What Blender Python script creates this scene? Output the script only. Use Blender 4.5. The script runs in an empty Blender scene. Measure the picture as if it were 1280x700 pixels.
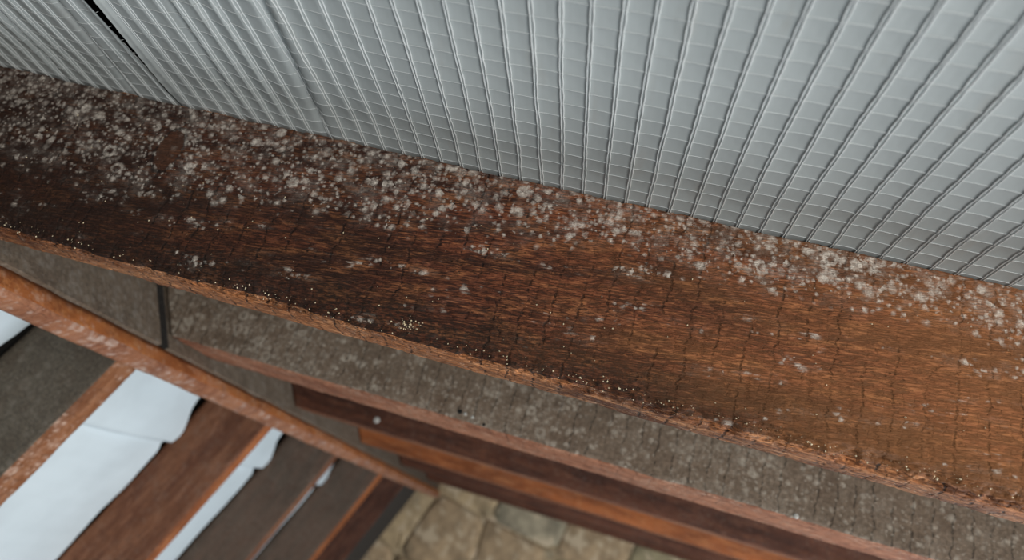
import bpy, math, random
import numpy as np
from mathutils import Matrix, Vector

random.seed(5)
C = bpy.context.scene.collection

# ------------------------------------------------------------------ camera
cam_data = bpy.data.cameras.new('camera')
cam_data.sensor_width = 36.0
cam_data.lens = 36.0 * 814.5 / 1280.0
cam_data.clip_start = 0.02
cam_data.dof.use_dof = True
cam_data.dof.focus_distance = 0.70
cam_data.dof.aperture_fstop = 3.0
cam = bpy.data.objects.new('camera', cam_data)
C.objects.link(cam)
R = Matrix(((0.95412, 0.07713, -0.28933), (-0.29606, 0.38781, -0.87290), (0.04487, 0.91851, 0.39285)))
rx, ry, rz = R[0], -R[1], -R[2]
cam.matrix_world = Matrix(((rx[0], ry[0], rz[0], 0), (rx[1], ry[1], rz[1], 0), (rx[2], ry[2], rz[2], 0), (0, 0, 0, 1)))
bpy.context.scene.camera = cam

# ------------------------------------------------------------------ ambient light, added lamps
world = bpy.data.worlds.new('attic_air')
bpy.context.scene.world = world
world.use_nodes = True
world.node_tree.nodes['Background'].inputs[0].default_value = (0.86, 0.94, 0.98, 1)
world.node_tree.nodes['Background'].inputs[1].default_value = 0.38


def area(name, loc, target, size, watts, col):
    d = bpy.data.lights.new(name, 'AREA')
    d.shape = 'RECTANGLE'
    d.size, d.size_y = size
    d.energy = watts
    d.color = col
    o = bpy.data.objects.new(name, d)
    C.objects.link(o)
    o.location = loc
    o.rotation_euler = (Vector(target) - Vector(loc)).to_track_quat('-Z', 'Y').to_euler()
    return o


area('warm_fill', (1.9, -0.30, -0.75), (0.7, 0.65, 0.0), (0.4, 0.4), 24, (1.0, 0.84, 0.66))  # unseen lamp added to warm the near rafter's right end
area('key_fill', (0.85, -1.4, -1.15), (0.40, 0.65, 0.10), (0.45, 0.45), 58, (1.0, 0.97, 0.92))  # unseen key lamp added to light the near rafter and membrane
area('cool_fill', (0.9, 1.5, -1.9), (-1.1, 2.0, 0.2), (1.0, 1.0), 72, (0.90, 0.95, 1.0))  # unseen lamp added to brighten the white left slope

vs = bpy.context.scene.view_settings
vs.view_transform = 'Standard'
vs.look = 'None'
vs.gamma = 1
vs.use_curve_mapping = False
vs.exposure = -0.36

# ------------------------------------------------------------------ roof frame
AX, AZ = -0.5962, 0.8451            # outer apex of the rafters, as seen from the camera
TH, PH = math.radians(33.65), math.radians(34.95)
DR, DL = 0.22, 0.19                 # rafter depths


def frame(side, b):
    if side == 'right':
        x = Vector((math.cos(TH), 0, -math.sin(TH)))
        z = Vector((math.sin(TH), 0, math.cos(TH)))
    else:
        x = Vector((-math.cos(PH), 0, -math.sin(PH)))
        z = Vector((-math.sin(PH), 0, math.cos(PH)))
    y = z.cross(x)
    return Matrix(((x[0], y[0], z[0], AX), (x[1], y[1], z[1], b), (x[2], y[2], z[2], AZ), (0, 0, 0, 1)))


def tag(o, label=None, cat=None, group=None, kind=None):
    if label: o['label'] = label
    if cat: o['category'] = cat
    if group: o['group'] = group
    if kind: o['kind'] = kind
    return o


def mesh_obj(name, V, F, mats, idx=None, parent=None, matrix=None, smooth=True):
    me = bpy.data.meshes.new(name)
    V = np.asarray(V, dtype=np.float32)
    if isinstance(F, np.ndarray):
        n, k = F.shape
        me.vertices.add(len(V))
        me.vertices.foreach_set('co', V.ravel())
        me.loops.add(n * k)
        me.loops.foreach_set('vertex_index', F.astype(np.int32).ravel())
        me.polygons.add(n)
        me.polygons.foreach_set('loop_start', np.arange(0, n * k, k, dtype=np.int32))
        me.update(calc_edges=True)
    else:
        me.from_pydata([tuple(map(float, v)) for v in V], [], F)
    for m in mats:
        me.materials.append(m)
    if idx is not None:
        me.polygons.foreach_set('material_index', np.asarray(idx, dtype=np.int32))
    if smooth:
        me.polygons.foreach_set('use_smooth', [True] * len(me.polygons))
    me.validate()
    me.update()
    o = bpy.data.objects.new(name, me)
    C.objects.link(o)
    if matrix is not None:
        o.matrix_world = matrix
    if parent is not None:
        o.parent = parent
    return o


# ------------------------------------------------------------------ numpy noise
def _h(x, y, z, s):
    n = (x.astype(np.int64) * 374761393 + y.astype(np.int64) * 668265263 + z.astype(np.int64) * 2147483647 + s * 974634777) & 0xffffffff
    n = ((n ^ (n >> 13)) * 1274126177) & 0xffffffff
    n = (n ^ (n >> 16)) & 0xffffffff
    return n / 4294967295.0


def noise(x, y, z=None, seed=0):
    x = np.asarray(x, float); y = np.asarray(y, float)
    z = np.zeros_like(x + y) if z is None else np.asarray(z, float)
    x, y, z = np.broadcast_arrays(x, y, z)
    xi, yi, zi = np.floor(x), np.floor(y), np.floor(z)
    fx, fy, fz = x - xi, y - yi, z - zi
    fx, fy, fz = [f * f * (3 - 2 * f) for f in (fx, fy, fz)]
    r = 0
    for a in (0, 1):
        for b in (0, 1):
            for c in (0, 1):
                w = (fx if a else 1 - fx) * (fy if b else 1 - fy) * (fz if c else 1 - fz)
                r = r + w * _h(xi + a, yi + b, zi + c, seed)
    return r * 2 - 1


def fbm(x, y, z=None, seed=0, oct=3):
    r, a = 0, 1.0
    for i in range(oct):
        k = 2 ** i
        r = r + a * noise(x * k, y * k, None if z is None else z * k, seed + i * 7)
        a *= .5
    return r


def sstep(a, b, x):
    t = np.clip((x - a) / (b - a), 0, 1)
    return t * t * (3 - 2 * t)


# ------------------------------------------------------------------ materials
class NT:
    def __init__(s, name):
        s.m = bpy.data.materials.new(name)
        s.m.use_nodes = True
        s.t = s.m.node_tree
        s.b = s.t.nodes['Principled BSDF']
        s.co = s.t.nodes.new('ShaderNodeTexCoord').outputs['Object']

    def n(s, typ, **kw):
        nd = s.t.nodes.new(typ)
        for k, v in kw.items():
            setattr(nd, k, v)
        return nd

    def put(s, sock, v):
        if isinstance(v, bpy.types.NodeSocket):
            s.t.links.new(v, sock)
        else:
            sock.default_value = v

    def math(s, op, a, b=0.0, c=None, clamp=False):
        nd = s.n('ShaderNodeMath', operation=op, use_clamp=clamp)
        s.put(nd.inputs[0], a); s.put(nd.inputs[1], b)
        if c is not None: s.put(nd.inputs[2], c)
        return nd.outputs[0]

    def ramp(s, v, a, b, lo=0.0, hi=1.0):
        nd = s.n('ShaderNodeMapRange', interpolation_type='SMOOTHSTEP')
        s.put(nd.inputs['Value'], v)
        s.put(nd.inputs['From Min'], a); s.put(nd.inputs['From Max'], b)
        s.put(nd.inputs['To Min'], lo); s.put(nd.inputs['To Max'], hi)
        return nd.outputs[0]

    def mapping(s, scale, loc=(0, 0, 0), rot=(0, 0, 0), src=None):
        nd = s.n('ShaderNodeMapping')
        s.put(nd.inputs['Vector'], src or s.co)
        nd.inputs['Scale'].default_value = scale
        nd.inputs['Location'].default_value = loc
        nd.inputs['Rotation'].default_value = rot
        return nd.outputs[0]

    def noise(s, vec, scale=1.0, detail=3.0, rough=.55, dist=0.0):
        nd = s.n('ShaderNodeTexNoise')
        s.put(nd.inputs['Vector'], vec)
        nd.inputs['Scale'].default_value = scale
        nd.inputs['Detail'].default_value = detail
        nd.inputs['Roughness'].default_value = rough
        nd.inputs['Distortion'].default_value = dist
        return nd.outputs[0]

    def vor(s, vec, scale, feature='F1', rand=1.0):
        nd = s.n('ShaderNodeTexVoronoi', feature=feature)
        s.put(nd.inputs['Vector'], vec)
        nd.inputs['Scale'].default_value = scale
        nd.inputs['Randomness'].default_value = rand
        return nd

    def mix(s, f, a, b, mode='MIX'):
        nd = s.n('ShaderNodeMix', data_type='RGBA', blend_type=mode)
        s.put(nd.inputs[0], f)
        s.put(nd.inputs[6], a if isinstance(a, bpy.types.NodeSocket) else (*a, 1))
        s.put(nd.inputs[7], b if isinstance(b, bpy.types.NodeSocket) else (*b, 1))
        return nd.outputs[2]

    def sep(s, vec):
        nd = s.n('ShaderNodeSeparateXYZ')
        s.put(nd.inputs[0], vec)
        return nd.outputs

    def bump(s, h, strength=1.0, dist=.001, normal=None):
        nd = s.n('ShaderNodeBump')
        nd.inputs['Strength'].default_value = strength
        nd.inputs['Distance'].default_value = dist
        s.put(nd.inputs['Height'], h)
        if normal is not None: s.put(nd.inputs['Normal'], normal)
        return nd.outputs[0]


def spots(t, vec, scale, rmax, fuzz=.18, fz_scale=500):
    """fuzzy round colonies of mould, one per cell, of random size"""
    wv = t.n('ShaderNodeTexNoise')
    t.put(wv.inputs['Vector'], vec); wv.inputs['Scale'].default_value = scale * 1.6; wv.inputs['Detail'].default_value = 3
    wa = t.n('ShaderNodeVectorMath', operation='SUBTRACT'); t.put(wa.inputs[0], wv.outputs['Color']); wa.inputs[1].default_value = (.5, .5, .5)
    wb = t.n('ShaderNodeVectorMath', operation='SCALE'); t.put(wb.inputs[0], wa.outputs[0]); wb.inputs['Scale'].default_value = .75 / scale
    wc = t.n('ShaderNodeVectorMath', operation='ADD'); t.put(wc.inputs[0], vec); t.put(wc.inputs[1], wb.outputs[0])
    v = t.vor(wc.outputs[0], scale)
    sx = t.sep(v.outputs['Color'])
    rad = t.math('MULTIPLY', t.math('POWER', sx[0], .9), rmax)
    nz = t.noise(vec, fz_scale, 2, .6)
    d = t.math('ADD', v.outputs['Distance'], t.math('MULTIPLY', t.math('SUBTRACT', nz, .5), fuzz * 2))
    q = t.math('DIVIDE', d, t.math('ADD', rad, .02))
    return t.math('POWER', t.ramp(q, 1.2, .0), 1.25), sx[1]


def wood(name, c_dark, c_mid, c_light, grain=1.0, kerf=.6, slant=0.0, mould=.4, mcol=(.40, .35, .30), mask=None,
         stain=0.0, stain_z=-.2, rough=.7, grey=0.0, gcol=(.13, .115, .095), off=(0, 0, 0), bumpd=.0012, pits=.6,
         fleck=0.0, spec=.3, kfill=0.0, mscale=105):
    t = NT(name)
    co = t.mapping((1, 1, 1), off)
    p0 = t.sep(t.co)
    base = t.mapping((1, 1, 1), (0, 0, 0), (0, slant, 0), co)
    # broad colour fields
    n1 = t.noise(t.mapping((4, 14, 26), src=base), 1, 4, .55, .4)
    n2 = t.noise(t.mapping((14, 60, 70), src=base), 1, 3, .6, .5)
    col = t.mix(t.ramp(n1, .36, .62), c_dark, c_mid)
    col = t.mix(t.math('MULTIPLY', t.ramp(n2, .46, .72), .75), col, c_light)
    # fine grain dashes
    g1 = t.noise(t.mapping((60, 380, 520), src=base), 1, 3, .6, .6)
    g2 = t.noise(t.mapping((150, 1000, 1300), src=base), 1, 2, .6, .3)
    gl = t.math('ADD', t.math('MULTIPLY', t.ramp(g1, .56, .40), .75), t.math('MULTIPLY', t.ramp(g2, .54, .38), .35), clamp=True)
    col = t.mix(t.math('MULTIPLY', gl, .75 * grain), col, tuple(c * .28 for c in c_dark))
    col = t.mix(t.math('MULTIPLY', t.ramp(g1, .56, .72), .35 * grain), col, tuple(min(1, c * 1.5) for c in c_light))
    # saw kerfs across the grain, about 28 mm apart
    kn = t.noise(t.mapping((9, 40, 40), src=co), 1, 4, .65)
    kx = t.math('ADD', t.math('MULTIPLY', t.sep(co)[0], 1 / .0285), t.math('MULTIPLY', kn, .75))
    fr = t.math('ABSOLUTE', t.math('SUBTRACT', t.math('FRACT', kx), .5))
    kl = t.ramp(fr, .075, .01)
    kl2 = t.ramp(t.math('ABSOLUTE', t.math('SUBTRACT', t.math('FRACT', t.math('MULTIPLY', kx, 3.0)), .5)), .10, .0)
    kmask = t.math('MULTIPLY', t.ramp(t.noise(t.mapping((70, 120, 150), (3, 1, 4), src=co), 1, 4, .75), .44 - kfill, .56 - kfill), t.ramp(t.noise(t.mapping((14, 10, 9), (3, 6, 4), src=co), 1, 3, .6), .40 - kfill * 2, .52 - kfill * 2))
    kk = t.math('MULTIPLY', t.math('ADD', kl, t.math('MULTIPLY', kl2, .30), clamp=True), kmask)
    col = t.mix(t.math('MULTIPLY', kk, kerf), col, tuple(c * .16 for c in c_dark))
    # pits
    pv = t.vor(t.mapping((150, 230, 260), src=co), 1)
    pit = t.math('MULTIPLY', t.ramp(pv.outputs['Distance'], .30, .12),
                 t.ramp(t.sep(pv.outputs['Color'])[2], .80, .86))
    pit = t.math('MULTIPLY', pit, t.ramp(t.noise(co, 14, 2), .45, .6))
    col = t.mix(t.math('MULTIPLY', pit, pits), col, (.004, .003, .002))
    # weathered grey film
    if grey > 0:
        gn = t.noise(co, 26, 4, .6)
        gf = t.math('MULTIPLY', t.ramp(gn, .25, .60, .55, 1.0), grey)
        gg = t.mix(t.ramp(t.noise(co, 160, 3, .6), .35, .70), gcol, tuple(c * 1.7 for c in gcol))
        col = t.mix(gf, col, gg)
        col = t.mix(t.math('MULTIPLY', kk, kerf * .8), col, tuple(c * .2 for c in gcol))
    # dark stain gathering along the lower edge
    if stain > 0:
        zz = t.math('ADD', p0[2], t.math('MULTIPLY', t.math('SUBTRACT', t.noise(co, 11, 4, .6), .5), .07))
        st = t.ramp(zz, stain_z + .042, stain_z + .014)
        ls = t.math('MULTIPLY', t.ramp(p0[0], .75, .20), t.ramp(zz, -.060, -.150))   # darker towards the ridge end
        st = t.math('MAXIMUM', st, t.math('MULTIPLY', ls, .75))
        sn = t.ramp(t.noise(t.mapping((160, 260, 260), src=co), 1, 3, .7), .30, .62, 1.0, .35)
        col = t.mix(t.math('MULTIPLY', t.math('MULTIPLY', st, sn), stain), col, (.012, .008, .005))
    # the right end of the timber is paler and more golden, the ridge end darker
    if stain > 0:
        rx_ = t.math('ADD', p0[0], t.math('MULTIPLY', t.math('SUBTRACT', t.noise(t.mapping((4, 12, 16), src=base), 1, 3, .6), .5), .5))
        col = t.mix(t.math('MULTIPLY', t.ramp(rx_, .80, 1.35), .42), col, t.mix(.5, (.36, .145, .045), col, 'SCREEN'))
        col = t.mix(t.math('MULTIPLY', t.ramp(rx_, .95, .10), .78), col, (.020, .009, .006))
    # mould
    if mould > 0:
        a, ra = spots(t, co, mscale, .85)
        b, rb = spots(t, t.mapping((1, 1, 1), (.37, .21, .13), src=co), mscale * 1.9, .75, .2)
        hz = t.ramp(t.noise(co, 38, 4, .65), .42, .72)
        if mask == 'near':
            # dense along the top edge, spreading over the whole upper half towards the ridge
            zn = t.math('ADD', p0[2], t.math('MULTIPLY', t.math('SUBTRACT', t.noise(t.mapping((5, 8, 16), src=co), 1, 3, .6), .5), .085))
            band = t.ramp(zn, -.080, -.022)
            reach = t.ramp(p0[0], .30, .95)
            zl = t.math('ADD', zn, t.math('MULTIPLY', t.math('SUBTRACT', 1.0, reach), .075))
            left = t.ramp(zl, -.085, -.02)
            mk = t.math('MAXIMUM', t.math('MULTIPLY', band, .92), t.math('MULTIPLY', left, .74))
            mid = t.math('MULTIPLY', t.ramp(t.noise(t.mapping((9, 30, 40), (1.7, 0, .4), src=base), 1, 4, .65), .50, .68), .50)
            mk = t.math('MAXIMUM', mk, mid)
        else:
            mk = t.ramp(t.noise(co, 9, 3, .6), .36, .62, .25, 1.0)
        if mask == 'near':   # a clean oval knot that the mould leaves bare
            kd = t.math('SQRT', t.math('ADD', t.math('POWER', t.math('DIVIDE', t.math('SUBTRACT', p0[0], .372), .017), 2.0),
                                       t.math('POWER', t.math('DIVIDE', t.math('ADD', p0[2], .066), .032), 2.0)))
            kd = t.math('ADD', kd, t.math('MULTIPLY', t.math('SUBTRACT', t.noise(co, 160, 3, .7), .5), .5))
            inside = t.ramp(kd, 1.0, .8)
            mk = t.math('MULTIPLY', mk, t.math('SUBTRACT', 1.0, t.math('MULTIPLY', inside, .85)))
            col = t.mix(t.math('MULTIPLY', inside, .55), col, (.085, .035, .018))
            col = t.mix(t.math('MULTIPLY', t.ramp(t.math('ABSOLUTE', t.math('SUBTRACT', kd, 1.0)), .14, .04), .7), col, (.008, .004, .003))
        rv = t.vor(t.mapping((1, 1, 1), (.11, .5, .77), src=co), mscale * .42)
        rn = t.math('ADD', rv.outputs['Distance'], t.math('MULTIPLY', t.math('SUBTRACT', t.noise(co, 300, 3, .7), .5), .22))
        ring = t.math('MULTIPLY', t.ramp(t.math('ABSOLUTE', t.math('SUBTRACT', rn, .30)), .15, .02),
                      t.ramp(t.sep(rv.outputs['Color'])[0], t.math('SUBTRACT', 1.12, t.math('MULTIPLY', mk, .34)), t.math('SUBTRACT', 1.16, t.math('MULTIPLY', mk, .34))))
        sa = t.math('MULTIPLY', a, t.ramp(ra, t.math('SUBTRACT', 1.0, mk), t.math('SUBTRACT', 1.25, mk)))
        sb = t.math('MULTIPLY', b, t.ramp(rb, t.math('SUBTRACT', 1.02, mk), t.math('SUBTRACT', 1.3, mk)))
        film = t.math('MULTIPLY', t.math('MULTIPLY', hz, mk), .26)
        tot = t.math('ADD', t.math('MAXIMUM', t.math('MULTIPLY', sa, .95), t.math('MULTIPLY', sb, .8)), t.math('ADD', film, t.math('MULTIPLY', ring, .6)), clamp=True)
        tot = t.math('MULTIPLY', tot, t.ramp(t.noise(co, 420, 2, .7), .28, .60, .45, 1.0))
        col = t.mix(t.math('MULTIPLY', tot, mould), col, mcol)
    # pale torn fibres and crumbs
    if fleck > 0:
        fv = t.noise(t.mapping((240, 520, 620), src=co), 1, 3, .7)
        fm = t.math('MULTIPLY', t.ramp(fv, .60, .70), t.ramp(t.noise(co, 30, 3), .42, .6))
        col = t.mix(t.math('MULTIPLY', fm, fleck), col, (.62, .46, .32))
    t.put(t.b.inputs['Base Color'], col)
    t.b.inputs['Roughness'].default_value = rough
    t.b.inputs['Specular IOR Level'].default_value = spec
    h = t.math('SUBTRACT', t.math('MULTIPLY', t.noise(t.mapping((260, 520, 620), src=co), 1, 3, .65), .8),
               t.math('ADD', t.math('MULTIPLY', kk, 1.0), t.math('ADD', t.math('MULTIPLY', gl, .7), pit)))
    t.put(t.b.inputs['Normal'], t.bump(h, .9, bumpd))
    return t.m


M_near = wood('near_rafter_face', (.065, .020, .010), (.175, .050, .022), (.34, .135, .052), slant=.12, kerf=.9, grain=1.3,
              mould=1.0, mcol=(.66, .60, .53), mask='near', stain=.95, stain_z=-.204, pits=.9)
M_nearedge = wood('near_rafter_edge', (.12, .035, .012), (.46, .17, .06), (.70, .32, .14), kerf=.9, kfill=.02, mould=.2, fleck=1.0,
                  bumpd=.002, pits=.9)
M_grey = wood('grey_weathered_face', (.06, .035, .02), (.11, .06, .035), (.16, .10, .06), grey=.80, gcol=(.185, .138, .100),
              mould=.9, mcol=(.52, .46, .38), kerf=.9, grain=.4, pits=.5, off=(2.3, .4, .7), mscale=95, kfill=.025)
M_greyleft = wood('dark_grey_face', (.05, .032, .02), (.08, .05, .03), (.12, .08, .05), grey=.95, gcol=(.095, .078, .058),
                  mould=.35, mcol=(.34, .30, .25), kerf=.15, grain=.3, pits=.3, off=(1.3, .9, .2), mscale=60)
M_ridgeboard = wood('ridge_board_face', (.06, .04, .025), (.10, .06, .04), (.14, .09, .06), grey=.85, gcol=(.135, .100, .070),
                   mould=.45, mcol=(.36, .32, .27), kerf=.1, grain=.3, pits=.3, off=(1.3, .9, .2), mscale=70)
M_greybrown = wood('grey_brown_face', (.06, .03, .018), (.12, .055, .032), (.17, .08, .05), grey=.55, gcol=(.10, .078, .058),
                  mould=.2, mcol=(.30, .25, .2), kerf=.1, grain=.3, off=(9, 2, 1))
M_black = wood('near_black_face', (.02, .014, .010), (.03, .022, .017), (.05, .035, .028), grey=.8, gcol=(.035, .032, .030),
              mould=0, kerf=.1, grain=.3)  # near-black tone, also used as joint shade on the ridge boards
M_pinkedge = wood('pink_brown_edge', (.24, .075, .035), (.42, .16, .08), (.58, .28, .16), mould=.4, mcol=(.70, .52, .38),
                  kerf=.65, fleck=.5, off=(.3, .1, 2.7))
M_dark = wood('dark_brown_face', (.060, .020, .011), (.12, .040, .020), (.18, .065, .033), mould=.10, kerf=.2, grain=.5, off=(5, 1, 2))
M_orange = wood('orange_brown_face', (.20, .055, .015), (.38, .11, .03), (.50, .19, .07), mould=.10, kerf=.2, grain=.35, off=(1, 7, 3))
M_red = wood('red_brown_face', (.15, .052, .024), (.24, .095, .045), (.32, .14, .075), mould=.22, mcol=(.30, .22, .17),
             kerf=.15, grain=.4, off=(4, 2, 9), mscale=50)
M_mouldyorange = wood('mouldy_orange_edge', (.17, .06, .022), (.26, .095, .035), (.36, .16, .075), mould=.85,
                      mcol=(.62, .44, .34), kerf=.2, grain=.3, off=(6, 6, 1), mscale=70)
M_ridgeside = wood('orange_ridge_side', (.30, .085, .02), (.48, .15, .038), (.58, .23, .07), mould=.5, mcol=(.66, .46, .34),
                   kerf=.1, grain=.35, off=(3, 8, 1), mscale=75)
M_ridgebottom = wood('mouldy_ridge_underside', (.24, .085, .04), (.36, .145, .07), (.46, .22, .12), mould=.95,
                     mcol=(.52, .38, .31), kerf=.1, grain=.3, off=(8, 3, 5), mscale=60)


def membrane_mat(name, base, dirt):
    t = NT(name)
    n = t.noise(t.co, 5, 4, .6)
    col = t.mix(t.ramp(n, .35, .7), base, tuple(c * .90 for c in base))
    g = t.noise(t.mapping((30, 6, 30)), 1, 4, .65)
    col = t.mix(t.math('MULTIPLY', t.ramp(g, .55, .75), dirt), col, (.34, .31, .27))
    t.put(t.b.inputs['Base Color'], col)
    t.b.inputs['Roughness'].default_value = .55
    t.b.inputs['Specular IOR Level'].default_value = .35
    t.put(t.b.inputs['Normal'], t.bump(t.noise(t.co, 180, 3, .6), .25, .0006))
    return t.m


def plain(name, col, rough=.6, var=.2, scale=40, spec=.4, metal=0.0):
    t = NT(name)
    n = t.noise(t.co, scale, 3, .6)
    t.put(t.b.inputs['Base Color'], t.mix(t.ramp(n, .3, .7), tuple(c * (1 - var) for c in col), tuple(min(1, c * (1 + var)) for c in col)))
    t.b.inputs['Roughness'].default_value = rough
    t.b.inputs['Specular IOR Level'].default_value = spec
    t.b.inputs['Metallic'].default_value = metal
    return t.m


M_foil = membrane_mat('grey_reinforced_membrane', (.385, .418, .418), .25)
M_thread = plain('membrane_thread', (.64, .67, .67), .4, .06, 60, .5)
M_white = membrane_mat('white_membrane', (.62, .70, .74), .03)
M_deck = plain('recess_shade_black', (.012, .011, .010), .95, .2)  # near-black stand-in for shade behind membrane gaps and in nail holes
M_nail = plain('galvanised_nail', (.45, .44, .41), .45, .2, 300, .5)
M_debris = plain('pale_crumbs', (.68, .58, .40), .7, .4, 900, .3)
M_mortar = None

# ------------------------------------------------------------------ the setting: slabs above the membranes, coloured near black for the gaps' shade
def slab(name, side, s0, s1, b0, b1, n0, n1, mat):
    sy = 1 if side == 'right' else -1
    V = [(s, b * sy, -n) for s in (s0, s1) for b in (b0, b1) for n in (n0, n1)]
    F = [(0, 1, 3, 2), (4, 6, 7, 5), (0, 4, 5, 1), (2, 3, 7, 6), (0, 2, 6, 4), (1, 5, 7, 3)]
    return mesh_obj(name, V, F, [mat], matrix=frame(side, 0), smooth=False)


tag(slab('ceiling', 'right', -.02, 2.4, -.30, 4.0, -.075, -.050, M_deck), kind='structure')
tag(slab('ceiling', 'left', -.02, 2.4, -.30, 4.0, -.075, -.050, M_deck), kind='structure')

# gable wall at the far end: rubble stones bedded in mortar
YW = 3.95


def stone_mat(name, col):
    t = NT(name)
    n = t.noise(t.co, 7, 5, .65)
    c = t.mix(t.ramp(n, .35, .65), tuple(x * .65 for x in col), tuple(min(1, x * 1.25) for x in col))
    c = t.mix(t.math('MULTIPLY', t.ramp(t.noise(t.mapping((5, 5, 2), (2, 2, 2)), 1, 4, .6), .50, .66), .55), c, (.16, .17, .12))
    c = t.mix(t.math('MULTIPLY', t.ramp(t.noise(t.mapping((8, 8, 5), (7, 1, 4)), 1, 5, .65), .51, .60), .8), c, (.60, .48, .33))
    t.put(t.b.inputs['Base Color'], c)
    t.b.inputs['Roughness'].default_value = .9
    t.put(t.b.inputs['Normal'], t.bump(t.noise(t.co, 40, 4, .6), .6, .006))
    return t.m


M_stones = [stone_mat('tan_stone', (.42, .31, .18)), stone_mat('olive_stone', (.32, .27, .16)),
            stone_mat('brown_stone', (.38, .27, .16)), stone_mat('grey_stone', (.34, .29, .20))]
tm = NT('lime_mortar')
_n = tm.noise(tm.co, 9, 5, .65)
tm.put(tm.b.inputs['Base Color'], tm.mix(tm.ramp(_n, .50, .60), (.33, .25, .15), (.60, .47, .33)))
tm.b.inputs['Roughness'].default_value = .95
tm.put(tm.b.inputs['Normal'], tm.bump(tm.noise(tm.co, 60, 4), .6, .005))

gx0, gx1 = -2.3, 1.3
zr = lambda x: AZ + .04 - (x - AX) * math.tan(TH) if x > AX else AZ + .04 + (x - AX) * math.tan(PH)
zb = -1.1
gable = [(gx0, zb), (gx1, zb), (gx1, zr(gx1)), (AX, zr(AX)), (gx0, zr(gx0))]
V = [(x, y, z) for y in (YW, YW + .25) for x, z in gable]
F = [(0, 1, 2, 3, 4), (9, 8, 7, 6, 5)] + [(i, i + 5, (i + 1) % 5 + 5, (i + 1) % 5) for i in range(5)]
wall = tag(mesh_obj('wall_back', V, F, [tm.m], smooth=False), kind='structure')


def clip(poly, p, n):
    out = []
    for i in range(len(poly)):
        a, b = poly[i], poly[(i + 1) % len(poly)]
        da = (a[0] - p[0]) * n[0] + (a[1] - p[1]) * n[1]
        db = (b[0] - p[0]) * n[0] + (b[1] - p[1]) * n[1]
        if da <= 0: out.append(a)
        if (da < 0 < db) or (db < 0 < da):
            t = da / (da - db)
            out.append((a[0] + (b[0] - a[0]) * t, a[1] + (b[1] - a[1]) * t))
    return out


rs = random.Random(11)
seeds = []
row = 0
z = zb + .1
while z < AZ:
    x = gx0 + (.15 if row % 2 else 0)
    while x < gx1:
        seeds.append((x + rs.uniform(-.05, .05), z + rs.uniform(-.035, .035)))
        x += rs.uniform(.40, .62)
    z += .26
    row += 1
inner = [(gx0, zb), (gx1, zb), (gx1, zr(gx1) - .02), (AX, zr(AX) - .02), (gx0, zr(gx0) - .02)]
for i, s in enumerate(seeds):
    if s[1] > zr(s[0]) - .03: continue
    poly = [(s[0] - .5, s[1] - .4), (s[0] + .5, s[1] - .4), (s[0] + .5, s[1] + .4), (s[0] - .5, s[1] + .4)]
    for k in range(5):   # stay inside the gable (counter-clockwise outline)
        a, b = inner[k], inner[(k + 1) % 5]
        e = (b[0] - a[0], b[1] - a[1])
        poly = clip(poly, a, (e[1], -e[0])) if poly else poly
    for j, q in enumerate(seeds):
        if j == i or not poly or abs(q[0] - s[0]) > 1.1 or abs(q[1] - s[1]) > .9: continue
        n = (q[0] - s[0], q[1] - s[1])
        L = math.hypot(*n)
        g = .005
        poly = clip(poly, ((s[0] + q[0]) / 2 - n[0] / L * g, (s[1] + q[1]) / 2 - n[1] / L * g), n)
    if len(poly) < 3: continue
    cx = sum(p[0] for p in poly) / len(poly); cz = sum(p[1] for p in poly) / len(poly)
    pts = []
    for k in range(len(poly)):
        a, b = poly[k], poly[(k + 1) % len(poly)]
        for f in (0.12, .5, .88):
            jx, jz = rs.uniform(-.006, .006), rs.uniform(-.006, .006)
            pts.append((a[0] + (b[0] - a[0]) * f + jx, a[1] + (b[1] - a[1]) * f + jz))
    n = len(pts); V = []
    pr = rs.uniform(.004, .010)
    for sc, yy in ((1, .03), (1, -pr * .45), (.88, -pr * .9), (.5, -pr * 1.15)):
        V += [((px - cx) * sc, yy, (pz - cz) * sc) for px, pz in pts]
    F = [(r * n + k, r * n + (k + 1) % n, (r + 1) * n + (k + 1) % n, (r + 1) * n + k) for r in range(3) for k in range(n)]
    F.append(tuple(range(3 * n, 4 * n)))
    mesh_obj('stone', V, F, [rs.choice(M_stones)], parent=wall, matrix=Matrix.Translation((cx, YW, cz)))

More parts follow.
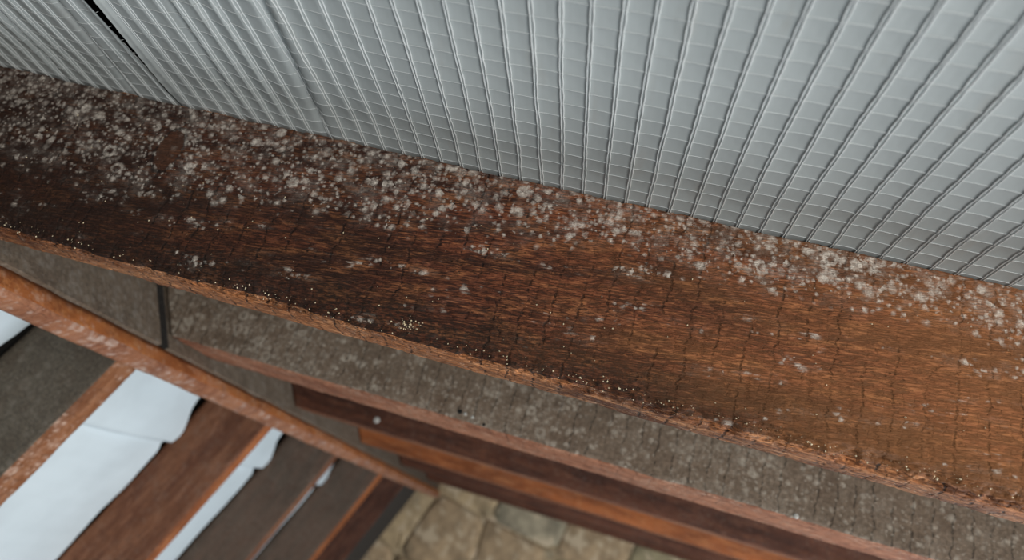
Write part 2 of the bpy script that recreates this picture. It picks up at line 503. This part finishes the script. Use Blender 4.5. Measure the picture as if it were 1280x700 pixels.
# ------------------------------------------------------------------ rafters
def rafter(side, b, d, thick, s1, mats, label, name='rafter', s0=0.0, ds=.008, dn=.008, amp=.0012, chips=0.0, seed=1,
           kerf=.0, cham=.004, group=None, plumb=True, bow=0.0):
    """lofted timber: profile runs down the near face, under the edge, up the far face and over the top.
    The ridge end is cut plumb."""
    ns = int((s1 - s0) / ds) + 1
    S = np.linspace(s0, s1, ns)
    prof = []   # (y, n, ny, nn, mat)
    c = cham
    for n in np.linspace(0.0015, d - c, max(3, int((d - c) / dn))): prof.append((0, n, -1, 0, 0))
    prof.append((c * .35, d - c * .35, -.7, .7, 1))
    for y in np.linspace(c, thick - c, max(3, int(thick / dn))): prof.append((y, d, 0, 1, 1))
    prof.append((thick - c * .3, d - c * .3, .7, .7, 1))
    for n in np.linspace(d - c, 0.0015, 4): prof.append((thick, n, 1, 0, 0))
    prof.append((thick - .002, 0, .7, -.7, 1)); prof.append((.002, 0, -.7, -.7, 1))
    P = np.array(prof)
    m = len(P)
    Y, N = np.broadcast_to(P[:, 0], (ns, m)).copy(), np.broadcast_to(P[:, 1], (ns, m)).copy()
    SS = np.repeat(S[:, None], m, 1)
    if chips:   # wane and torn fibres on the near lower corner
        w = chips * (.55 + .8 * fbm(S * 7, S * 0, None, seed + 50, 3)[:, None] + .25 * noise(S * 90, S * 0, None, seed + 9)[:, None])
        w = w + chips * .35 * noise(SS * 260, N * 500, Y * 500, seed + 19)
        w = np.clip(w, .0005, None)
        near = sstep(d - .022, d, N) * (1 - sstep(0, .022, Y))
        Y += near * w * .7 * (P[:, 0][None] < thick * .6)
        N -= near * w * .5
    disp = amp * fbm(SS * 22, N * 60, Y * 60, seed, 4)
    disp += amp * .5 * noise(SS * 160, N * 420, Y * 420, seed + 3)
    if kerf:
        kx = SS / .0285 + .6 * noise(SS * 16, N * 25, Y * 25, seed + 4)
        fr = np.abs(kx - np.floor(kx) - .5)
        disp -= kerf * (1 - sstep(0, .09, fr)) * sstep(-.1, .5, noise(SS * 22, N * 40, Y * 40, seed + 8))
    Y += disp * P[:, 2][None]
    N += disp * P[:, 3][None]
    if bow: N = N + bow * np.sin(SS * 2.1 + seed)
    # plumb cut: slide the start of each fibre so that the end face is vertical
    sl = math.tan(TH if side == 'right' else PH)
    if plumb:
        w = np.clip(1 - (SS - s0) / .35, 0, 1)
        SS = SS + w * (N * sl + .002)
    sy = 1 if side == 'right' else -1
    V = np.stack([SS, Y * sy, -N], -1).reshape(-1, 3)
    i = np.arange(ns - 1)[:, None] * m
    j = np.arange(m)[None]
    a = i + j; b_ = i + (j + 1) % m
    Fq = np.stack([a, b_, b_ + m, a + m], -1).reshape(-1, 4)
    idx = np.broadcast_to(P[:, 4][None], (ns - 1, m)).reshape(-1).astype(int)
    if sy == -1: pass
    else: Fq = Fq[:, ::-1]
    if sy == 1: Fq = Fq[:, ::-1] if False else Fq
    o = mesh_obj(name, V, np.ascontiguousarray(Fq), mats, idx, matrix=frame(side, b))
    # end caps
    me = o.data
    import bmesh
    bm = bmesh.new(); bm.from_mesh(me); bm.verts.ensure_lookup_table()
    bm.faces.new([bm.verts[k] for k in range(m)]); bm.faces.new([bm.verts[(ns - 1) * m + k] for k in range(m)][::-1])
    bmesh.ops.recalc_face_normals(bm, faces=bm.faces)
    bm.to_mesh(me); bm.free()
    return tag(o, label, 'rafter', group)


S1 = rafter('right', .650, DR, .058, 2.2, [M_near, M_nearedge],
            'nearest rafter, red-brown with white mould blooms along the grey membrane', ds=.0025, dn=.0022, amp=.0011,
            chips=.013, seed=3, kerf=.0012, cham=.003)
S2 = rafter('right', 1.125, .220, .160, 2.2, [M_grey, M_pinkedge],
            'thick grey-weathered rafter directly behind the nearest one, with pink-brown underside', ds=.006, dn=.006,
            s0=.004, seed=12, kerf=.001, amp=.001, chips=.004)
S3 = rafter('right', 1.745, .222, .060, 2.2, [M_dark, M_red],
            'dark brown rafter just beyond the thick grey one', seed=20, ds=.012, dn=.012)
S4 = rafter('right', 2.367, .222, .060, 2.2, [M_orange, M_red],
            'bright orange-brown rafter, third beyond the nearest on the right slope', seed=27, ds=.02, dn=.02)
S5 = rafter('right', 2.985, .222, .060, 2.2, [M_dark, M_dark],
            'dark red-brown rafter between the orange one and the stone wall', seed=33, ds=.03, dn=.02)
S6 = rafter('right', 3.60, .224, .070, 2.2, [M_dark, M_dark],
            'last dark rafter of the right slope, right against the stone wall', seed=38, ds=.03, dn=.02)

L2 = rafter('left', 1.103, DL, .062, 2.0, [M_greyleft, M_mouldyorange],
            'dark grey left rafter with mould-speckled orange edge, nearest at the lower left', s0=.026, seed=41, ds=.008, dn=.008)
L3 = rafter('left', 1.7525, DL, .045, 2.0, [M_red, M_orange],
            'broad red-brown left rafter between the two white membrane strips', s0=.026, seed=47, ds=.01, dn=.01)
L4 = rafter('left', 2.329, DL, .050, 2.0, [M_greybrown, M_red],
            'grey-brown left rafter right of the narrow white membrane strip', s0=.026, seed=53, ds=.02, dn=.015)
L5 = rafter('left', 2.93, DL, .075, 2.0, [M_greybrown, M_orange],
            'left rafter with thin bright orange edge, second from the stone wall', s0=.026, seed=59, ds=.02, dn=.02)
L6 = rafter('left', 3.42, DL, .30, 2.0, [M_dark, M_black],
            'last left rafter, dark, running down beside the stone wall', s0=.026, seed=61, ds=.03, dn=.02)

# ridge beam under the rafter feet
def beam(name, x0, x1, z0, z1, y0, y1, mats, label, cat, seed=5):
    ny = int((y1 - y0) / .012)
    Y = np.linspace(y0, y1, ny)
    c = .006
    pr = [(x1, z1, 0), (x1, z1 - (z1 - z0) * .33, 0), (x1, z1 - (z1 - z0) * .66, 0), (x1, z0 + c, 1), (x1 - c, z0, 1)]
    pr += [(x1 + (x0 - x1) * k, z0, 1) for k in (.3, .5, .7)] + [(x0 + c, z0, 1), (x0, z0 + c, 0), (x0, z1, 0)]
    m = len(pr)
    P = np.array(pr)
    X = np.repeat(P[None, :, 0], ny, 0); Z = np.repeat(P[None, :, 1], ny, 0)
    YY = np.repeat(Y[:, None], m, 1)
    X = X + .0016 * fbm(YY * 14, Z * 40, X * 40, seed); Z = Z + .0016 * fbm(YY * 14, Z * 40, X * 40, seed + 20)
    V = np.stack([X - (x0 + x1) / 2, YY, Z - z0], -1).reshape(-1, 3)
    i = np.arange(ny - 1)[:, None] * m; j = np.arange(m)[None]
    a = i + j; b = i + (j + 1) % m
    Fq = np.stack([a, a + m, b + m, b], -1).reshape(-1, 4)
    idx = np.broadcast_to(P[:, 2][None], (ny - 1, m)).reshape(-1).astype(int)
    o = mesh_obj(name, V, np.ascontiguousarray(Fq), mats, idx, matrix=Matrix.Translation(((x0 + x1) / 2, 0, z0)))
    import bmesh
    bm = bmesh.new(); bm.from_mesh(o.data); bm.verts.ensure_lookup_table()
    bm.faces.new([bm.verts[k] for k in range(m)]); bm.faces.new([bm.verts[(ny - 1) * m + k] for k in range(m)][::-1])
    bmesh.ops.recalc_face_normals(bm, faces=bm.faces); bm.to_mesh(o.data); bm.free()
    return tag(o, label, cat)


for y0_, y1_, lab in ((-.30, 1.097, 'nearer grey-brown ridge board, left of the upright black joint beside the thick grey rafter'),
                      (1.120, YW, 'farther ridge board, from the upright black joint back to the stone wall')):
    rb = mesh_obj('ridge_board', [(x, y, z) for x in (-.010, .010) for y in (y0_, y1_) for z in (0, .272)],
                  [(0, 1, 3, 2), (4, 6, 7, 5), (0, 4, 5, 1), (2, 3, 7, 6), (0, 2, 6, 4), (1, 5, 7, 3)], [M_ridgeboard, M_black], [0, 0, 1, 0, 0, 0],  # near end painted black for the shade inside the open joint
                  matrix=Matrix.Translation((-.606, 0, .554)), smooth=False)
    tag(rb, lab, 'board')
beam('ridge_beam', -.645, -.603, .515, .5525, .25, YW, [M_ridgeside, M_ridgebottom],
     'orange ridge beam crossing under the rafters, its underside pink with mould', 'beam')

# ------------------------------------------------------------------ right slope: reinforced membrane, quilted between threads
PS, PB = .0247, .0207               # pitch of the thread pairs and of the cross threads
S_OFF = 0.8105
B_OFF = .004
B0, B1 = .02, .735


def fold(s, b):
    """slack and folds of the sheet, measured downwards"""
    wob = .006 * np.sin(b * 9 + s * 3)
    r = .0016 * fbm(s * 7, b * 5, None, 77, 2)
    left = 1 - sstep(.50, .75, s)
    uu = (s - S_OFF) / PS
    uu = uu - np.floor(uu)
    r = r + left * .0062 * (uu - .5) * (1 - 2 * sstep(.86, 1.0, uu)) * (.75 + .5 * noise(s * 14, b * 2, None, 5))
    for s_, dep, wd in ((.285, -.0070, .005), (.566, -.0060, .006), (.45, -.0025, .006), (.17, -.004, .006)):
        r = r + dep * np.exp(-((s + wob - s_) / wd) ** 2)
        r = r - dep * .35 * np.exp(-((s + wob - s_ - .014) / .009) ** 2)
    r = r - .0030
    # the sheet is pulled flat where it lies on the rafter
    on = sstep(.60, .645, b) * (1 - sstep(.712, .735, b))
    return r * (1 - on) + on * np.clip(r * .5, -.006, -.0004)


def quilt(s, b):
    u = (s - S_OFF) / PS; v = (b - B_OFF) / PB
    fu = np.abs(u - np.round(u)); fv = np.abs(v - np.round(v))
    pil = .0011 * np.power(np.clip(np.cos(math.pi * fu), 0, 1) * 0 + np.clip(fu * 2, 0, 1), .6) * np.power(np.clip(fv * 2, 0, 1), .35)
    rid = .0006 * np.exp(-(fu * PS / .0021) ** 2)
    k = noise(np.floor(u) + .5, np.floor(v) + .5, None, 31) * .0003
    return -pil * .9 + rid + k * np.clip(fu * 2, 0, 1) * np.clip(fv * 2, 0, 1)


def tubes(paths, rad, sides=5):
    Vs, Fs, o = [], [], 0
    for p in paths:
        p = np.asarray(p); n = len(p)
        t = np.gradient(p, axis=0); t /= np.linalg.norm(t, axis=1)[:, None] + 1e-9
        up = np.array([0, 0, 1.0]); sd = np.cross(t, up); sd /= np.linalg.norm(sd, axis=1)[:, None]; u2 = np.cross(sd, t)
        an = np.arange(sides) * 2 * math.pi / sides
        ring = p[:, None] + rad * (np.cos(an)[None, :, None] * sd[:, None] + np.sin(an)[None, :, None] * u2[:, None])
        Vs.append(ring.reshape(-1, 3))
        i = (np.arange(n - 1)[:, None] * sides + np.arange(sides)[None]); j = (np.arange(n - 1)[:, None] * sides + (np.arange(sides)[None] + 1) % sides)
        Fs.append((np.stack([i, j, j + sides, i + sides], -1) + o).reshape(-1, 4)); o += n * sides
    return np.concatenate(Vs), np.concatenate(Fs)



SEAM = .350


def slit(b):
    """half-width of the open seam between the two sheets, closing where they lie on the rafter"""
    return .0010 + .0095 * sstep(.655, .40, b)


def reinforced(s0, s1, side, label):
    """one sheet with its threads; side is -1 left of the seam, +1 right of it"""
    s = np.arange(s0, s1, .0021); b = np.arange(B0, B1, .0023)
    SG, BG = np.meshgrid(s, b, indexing='ij')
    push = side * slit(BG) * np.exp(-np.abs(SG - SEAM) / .02)
    SP = SG + push
    NG = fold(SP, BG) + quilt(SP, BG) + .0050 * np.exp(-np.abs(SG - SEAM) / .007) * sstep(.66, .60, BG)
    V = np.stack([SP, BG, -NG], -1).reshape(-1, 3)
    ns, nb = len(s), len(b)
    a = (np.arange(ns - 1)[:, None] * nb + np.arange(nb - 1)[None]).reshape(-1)
    F = np.stack([a, a + 1, a + nb + 1, a + nb], -1)   # faces look down, into the attic
    mem = tag(mesh_obj('roof_membrane', V, F, [M_foil], matrix=frame('right', 0)), label, 'membrane')
    paths = []
    bb = np.arange(B0 + .003, B1 - .003, PB / 6)
    k0, k1 = math.ceil((s0 + .004 - S_OFF) / PS), math.floor((min(s1, 1.75) - .004 - S_OFF) / PS)
    for k in range(k0, k1 + 1):
        v = (bb - B_OFF) / PB
        sp = .00105 + .00055 * np.abs(np.sin(math.pi * v)) * (1 + .5 * noise(v * 1.0, v * 0 + k * 1.7, None, 3))
        wander = .0007 * noise(bb * 22, bb * 0 + k * 3.1, None, 8)
        sc = S_OFF + k * PS
        psh = side * slit(bb) * np.exp(-abs(sc - SEAM) / .02)
        for sg in (-1, 1):
            ss = sc + psh + sg * sp + wander
            paths.append(np.stack([ss, bb, -(fold(ss, bb) + quilt(ss, bb) + .00055)], 1))
    V, F = tubes(paths, .00060, 6)
    tag(mesh_obj('lengthwise_threads', V, F, [M_thread], parent=mem), kind='stuff')
    paths = []
    ss = np.arange(s0 + .001, min(s1, 1.75) - .001, PS / 6)
    for k in range(int((B0 - B_OFF) / PB) + 1, int((B1 - B_OFF) / PB)):
        bv = B_OFF + k * PB + .0006 * noise(ss * 25, ss * 0 + k * 2.3, None, 14) + ss * 0
        sx = ss + side * slit(bv) * np.exp(-np.abs(ss - SEAM) / .02)
        paths.append(np.stack([sx, bv, -(fold(sx, bv) + quilt(sx, bv) + .00025)], 1))
    V, F = tubes(paths, .00032, 4)
    tag(mesh_obj('cross_threads', V, F, [M_thread], parent=mem), kind='stuff')


reinforced(-.02, SEAM, -1, 'crumpled grey roof membrane at the upper left corner, left of the dark open seam')
reinforced(SEAM, 2.0, 1, 'large grey-white thread-reinforced roof membrane stretched above the nearest rafter, right of the dark seam')


# plain membrane over the far bays of the right slope, one sheet per bay
def sheet(side, b0, b1, s0, s1, mat, label, name='roof_membrane', lap=None, gap=None, ds=.008, db=.015, sag=.004, seed=1, group=None):
    ns, nb = int((s1 - s0) / ds), max(6, int((b1 - b0) / db))
    S = np.linspace(s0, s1, ns)
    T = np.linspace(0, 1, nb)
    SG, TG = np.meshgrid(S, T, indexing='ij')
    hi = b1 - (gap(SG) if gap else 0)
    BG = b0 + (hi - b0) * TG
    N = -.004 + sag * np.sin(math.pi * TG) + .002 * fbm(SG * 6, BG * 4, None, seed)
    N = N + .0003 * np.sin(SG * 150 + 3 * noise(SG * 3, BG * 3, None, seed + 3))
    if lap is not None:
        # the upper sheet bellies out and ends over the lower one
        lp = lap + .010 * np.sin(TG * 3.0 + .4) + .018 * (TG - .5) * 0
        up = sstep(lap - .16, lap - .03, SG) * (1 - sstep(lp - .012, lp, SG))
        lo = sstep(lp, lp + .01, SG) * (1 - sstep(lp + .05, lp + .30, SG))
        N = N + .022 * up + .006 * lo
    sy = 1 if side == 'right' else -1
    V = np.stack([SG, BG * sy, -N], -1).reshape(-1, 3)
    a = (np.arange(ns - 1)[:, None] * nb + np.arange(nb - 1)[None]).reshape(-1)
    F = np.stack([a, a + 1, a + nb + 1, a + nb], -1)
    if sy == -1: F = F[:, ::-1]
    o = mesh_obj(name, V, np.ascontiguousarray(F), [mat], matrix=frame(side, 0))
    return tag(o, label, 'membrane', group)


sheet('right', .736, 3.94, 0, 2.2, M_foil, 'grey roof membrane hidden above the farther rafters of the right slope', ds=.03, db=.06, seed=4)


def gapfn(c0, w):
    def f(s):
        return .003 + w * .8 * (1 - sstep(.32, .405, s)) + w * .42 * np.exp(-((s - .447) / .018) ** 2) + w * .12 * sstep(.44, .46, s) * (1 - sstep(.47, .62, s)) + .004 * np.exp(-((s - .68) / .06) ** 2)
    return f


sheet('left', .52, 1.103, 0, 2.0, M_white, 'corner of white roof membrane left of the dark grey left rafter, at the photo edge',
      lap=.20, gap=lambda s: .004 + .022 * np.exp(-((s - .40) / .10) ** 2), seed=8)
sheet('left', 1.165, 1.7525, 0, 2.0, M_white, 'broad white roof membrane strip between dark grey and red-brown left rafters',
      lap=.448, gap=gapfn(.36, .034), seed=9)
sheet('left', 1.7975, 2.329, 0, 2.0, M_white, 'narrow white roof membrane strip left of the grey-brown left rafter',
      lap=.450, gap=gapfn(.36, .040), seed=10)
sheet('left', 2.379, 2.93, 0, 2.0, M_white, 'thin grey sliver of roof membrane between the grey-brown and orange-edged left rafters',
      lap=.45, gap=gapfn(.36, .03), seed=11)
sheet('left', 3.005, 3.42, 0, 2.0, M_white, 'roof membrane in the last bay of the left slope, beside the dark end rafter', seed=12)

# short board blocking the gap above the ridge beam, over the dark grey left rafter
def box_obj(name, V8, mat, label, cat, matrix):
    F = [(0, 1, 3, 2), (4, 6, 7, 5), (0, 4, 5, 1), (2, 3, 7, 6), (0, 2, 6, 4), (1, 5, 7, 3)]
    o = mesh_obj(name, V8, F, [mat], matrix=matrix, smooth=False)
    import bmesh
    bm = bmesh.new(); bm.from_mesh(o.data)
    bmesh.ops.bevel(bm, geom=list(bm.edges), offset=.003, segments=2, affect='EDGES')
    bmesh.ops.recalc_face_normals(bm, faces=bm.faces)
    bm.to_mesh(o.data); bm.free()
    return tag(o, label, cat)


# ------------------------------------------------------------------ small details: nails, splinters, crumbs
def nail(root, x, y, z, nrm, r=.0022, name='nail_head', mat=None):
    seg = 12
    V = []; F = []
    prof = [(0, .0012), (r * .6, .0012), (r * .95, .0006), (r, 0), (r * .9, -.0012)]
    V.append((0, 0, prof[0][1]))
    for q, h in prof[1:]:
        V += [(q * math.cos(2 * math.pi * k / seg), q * math.sin(2 * math.pi * k / seg), h) for k in range(seg)]
    F = [(0, 1 + k, 1 + (k + 1) % seg) for k in range(seg)]
    for rr in range(3):
        F += [(1 + rr * seg + k, 1 + (rr + 1) * seg + k, 1 + (rr + 1) * seg + (k + 1) % seg, 1 + rr * seg + (k + 1) % seg) for k in range(seg)]
    q = Vector(nrm).to_track_quat('Z', 'Y').to_matrix().to_4x4()
    o = mesh_obj(name, V, F, [mat or M_nail], parent=root)
    o.matrix_local = Matrix.Translation((x, y, z)) @ q
    return o


nail(S2, 1.296, .0, -.214, (0, -1, 0), .0042)
nail(S2, .752, -.001, -.207, (0, -1, 0), .0028)
nail(S2, .738, -.001, -.205, (0, -1, 0), .0030)
nail(S2, .728, -.0005, -.204, (0, -1, 0), .0042, 'nail_hole', M_deck)
nail(S2, .775, -.0005, -.214, (0, -1, 0), .0026, 'nail_hole', M_deck)
nail(S3, .385, -.001, -.195, (0, -1, 0), .0085)


def crumbs(name, root, spots_, rmin, rmax, mat, seed, kind='stuff'):
    rr = random.Random(seed)
    V, F = [], []
    for x, y, z in spots_:
        r = rr.uniform(rmin, rmax); o = len(V)
        ax = [(1, 0, 0), (-1, 0, 0), (0, 1, 0), (0, -1, 0), (0, 0, 1), (0, 0, -1)]
        for a_ in ax:
            V.append(tuple(c + r * k * rr.uniform(.5, 1.4) for c, k in zip((x, y, z), a_)))
        for t_ in ((0, 2, 4), (2, 1, 4), (1, 3, 4), (3, 0, 4), (2, 0, 5), (1, 2, 5), (3, 1, 5), (0, 3, 5)):
            F.append(tuple(o + k for k in t_))
    return tag(mesh_obj(name, V, F, [mat], parent=root, smooth=False), kind=kind)


rr = random.Random(4)
sp = []
for _ in range(45):     # yellow cluster low on the face
    sp.append((rr.gauss(.745, .007), -.0006, -rr.gauss(.203, .004)))
for _ in range(420):    # along the torn lower edge
    x = rr.uniform(.15, 1.45)
    sp.append((x, rr.uniform(-.0005, .006), -min(.2165, .209 + rr.gauss(0, .004))))
for _ in range(170):    # scattered over the face, thicker towards the ridge
    x = rr.uniform(0, 1) ** 1.7 * 1.3 + .08
    sp.append((x, -.0008, -rr.uniform(.03, .21)))
crumbs('debris', S1, sp, .00025, .0011, M_debris, 8)
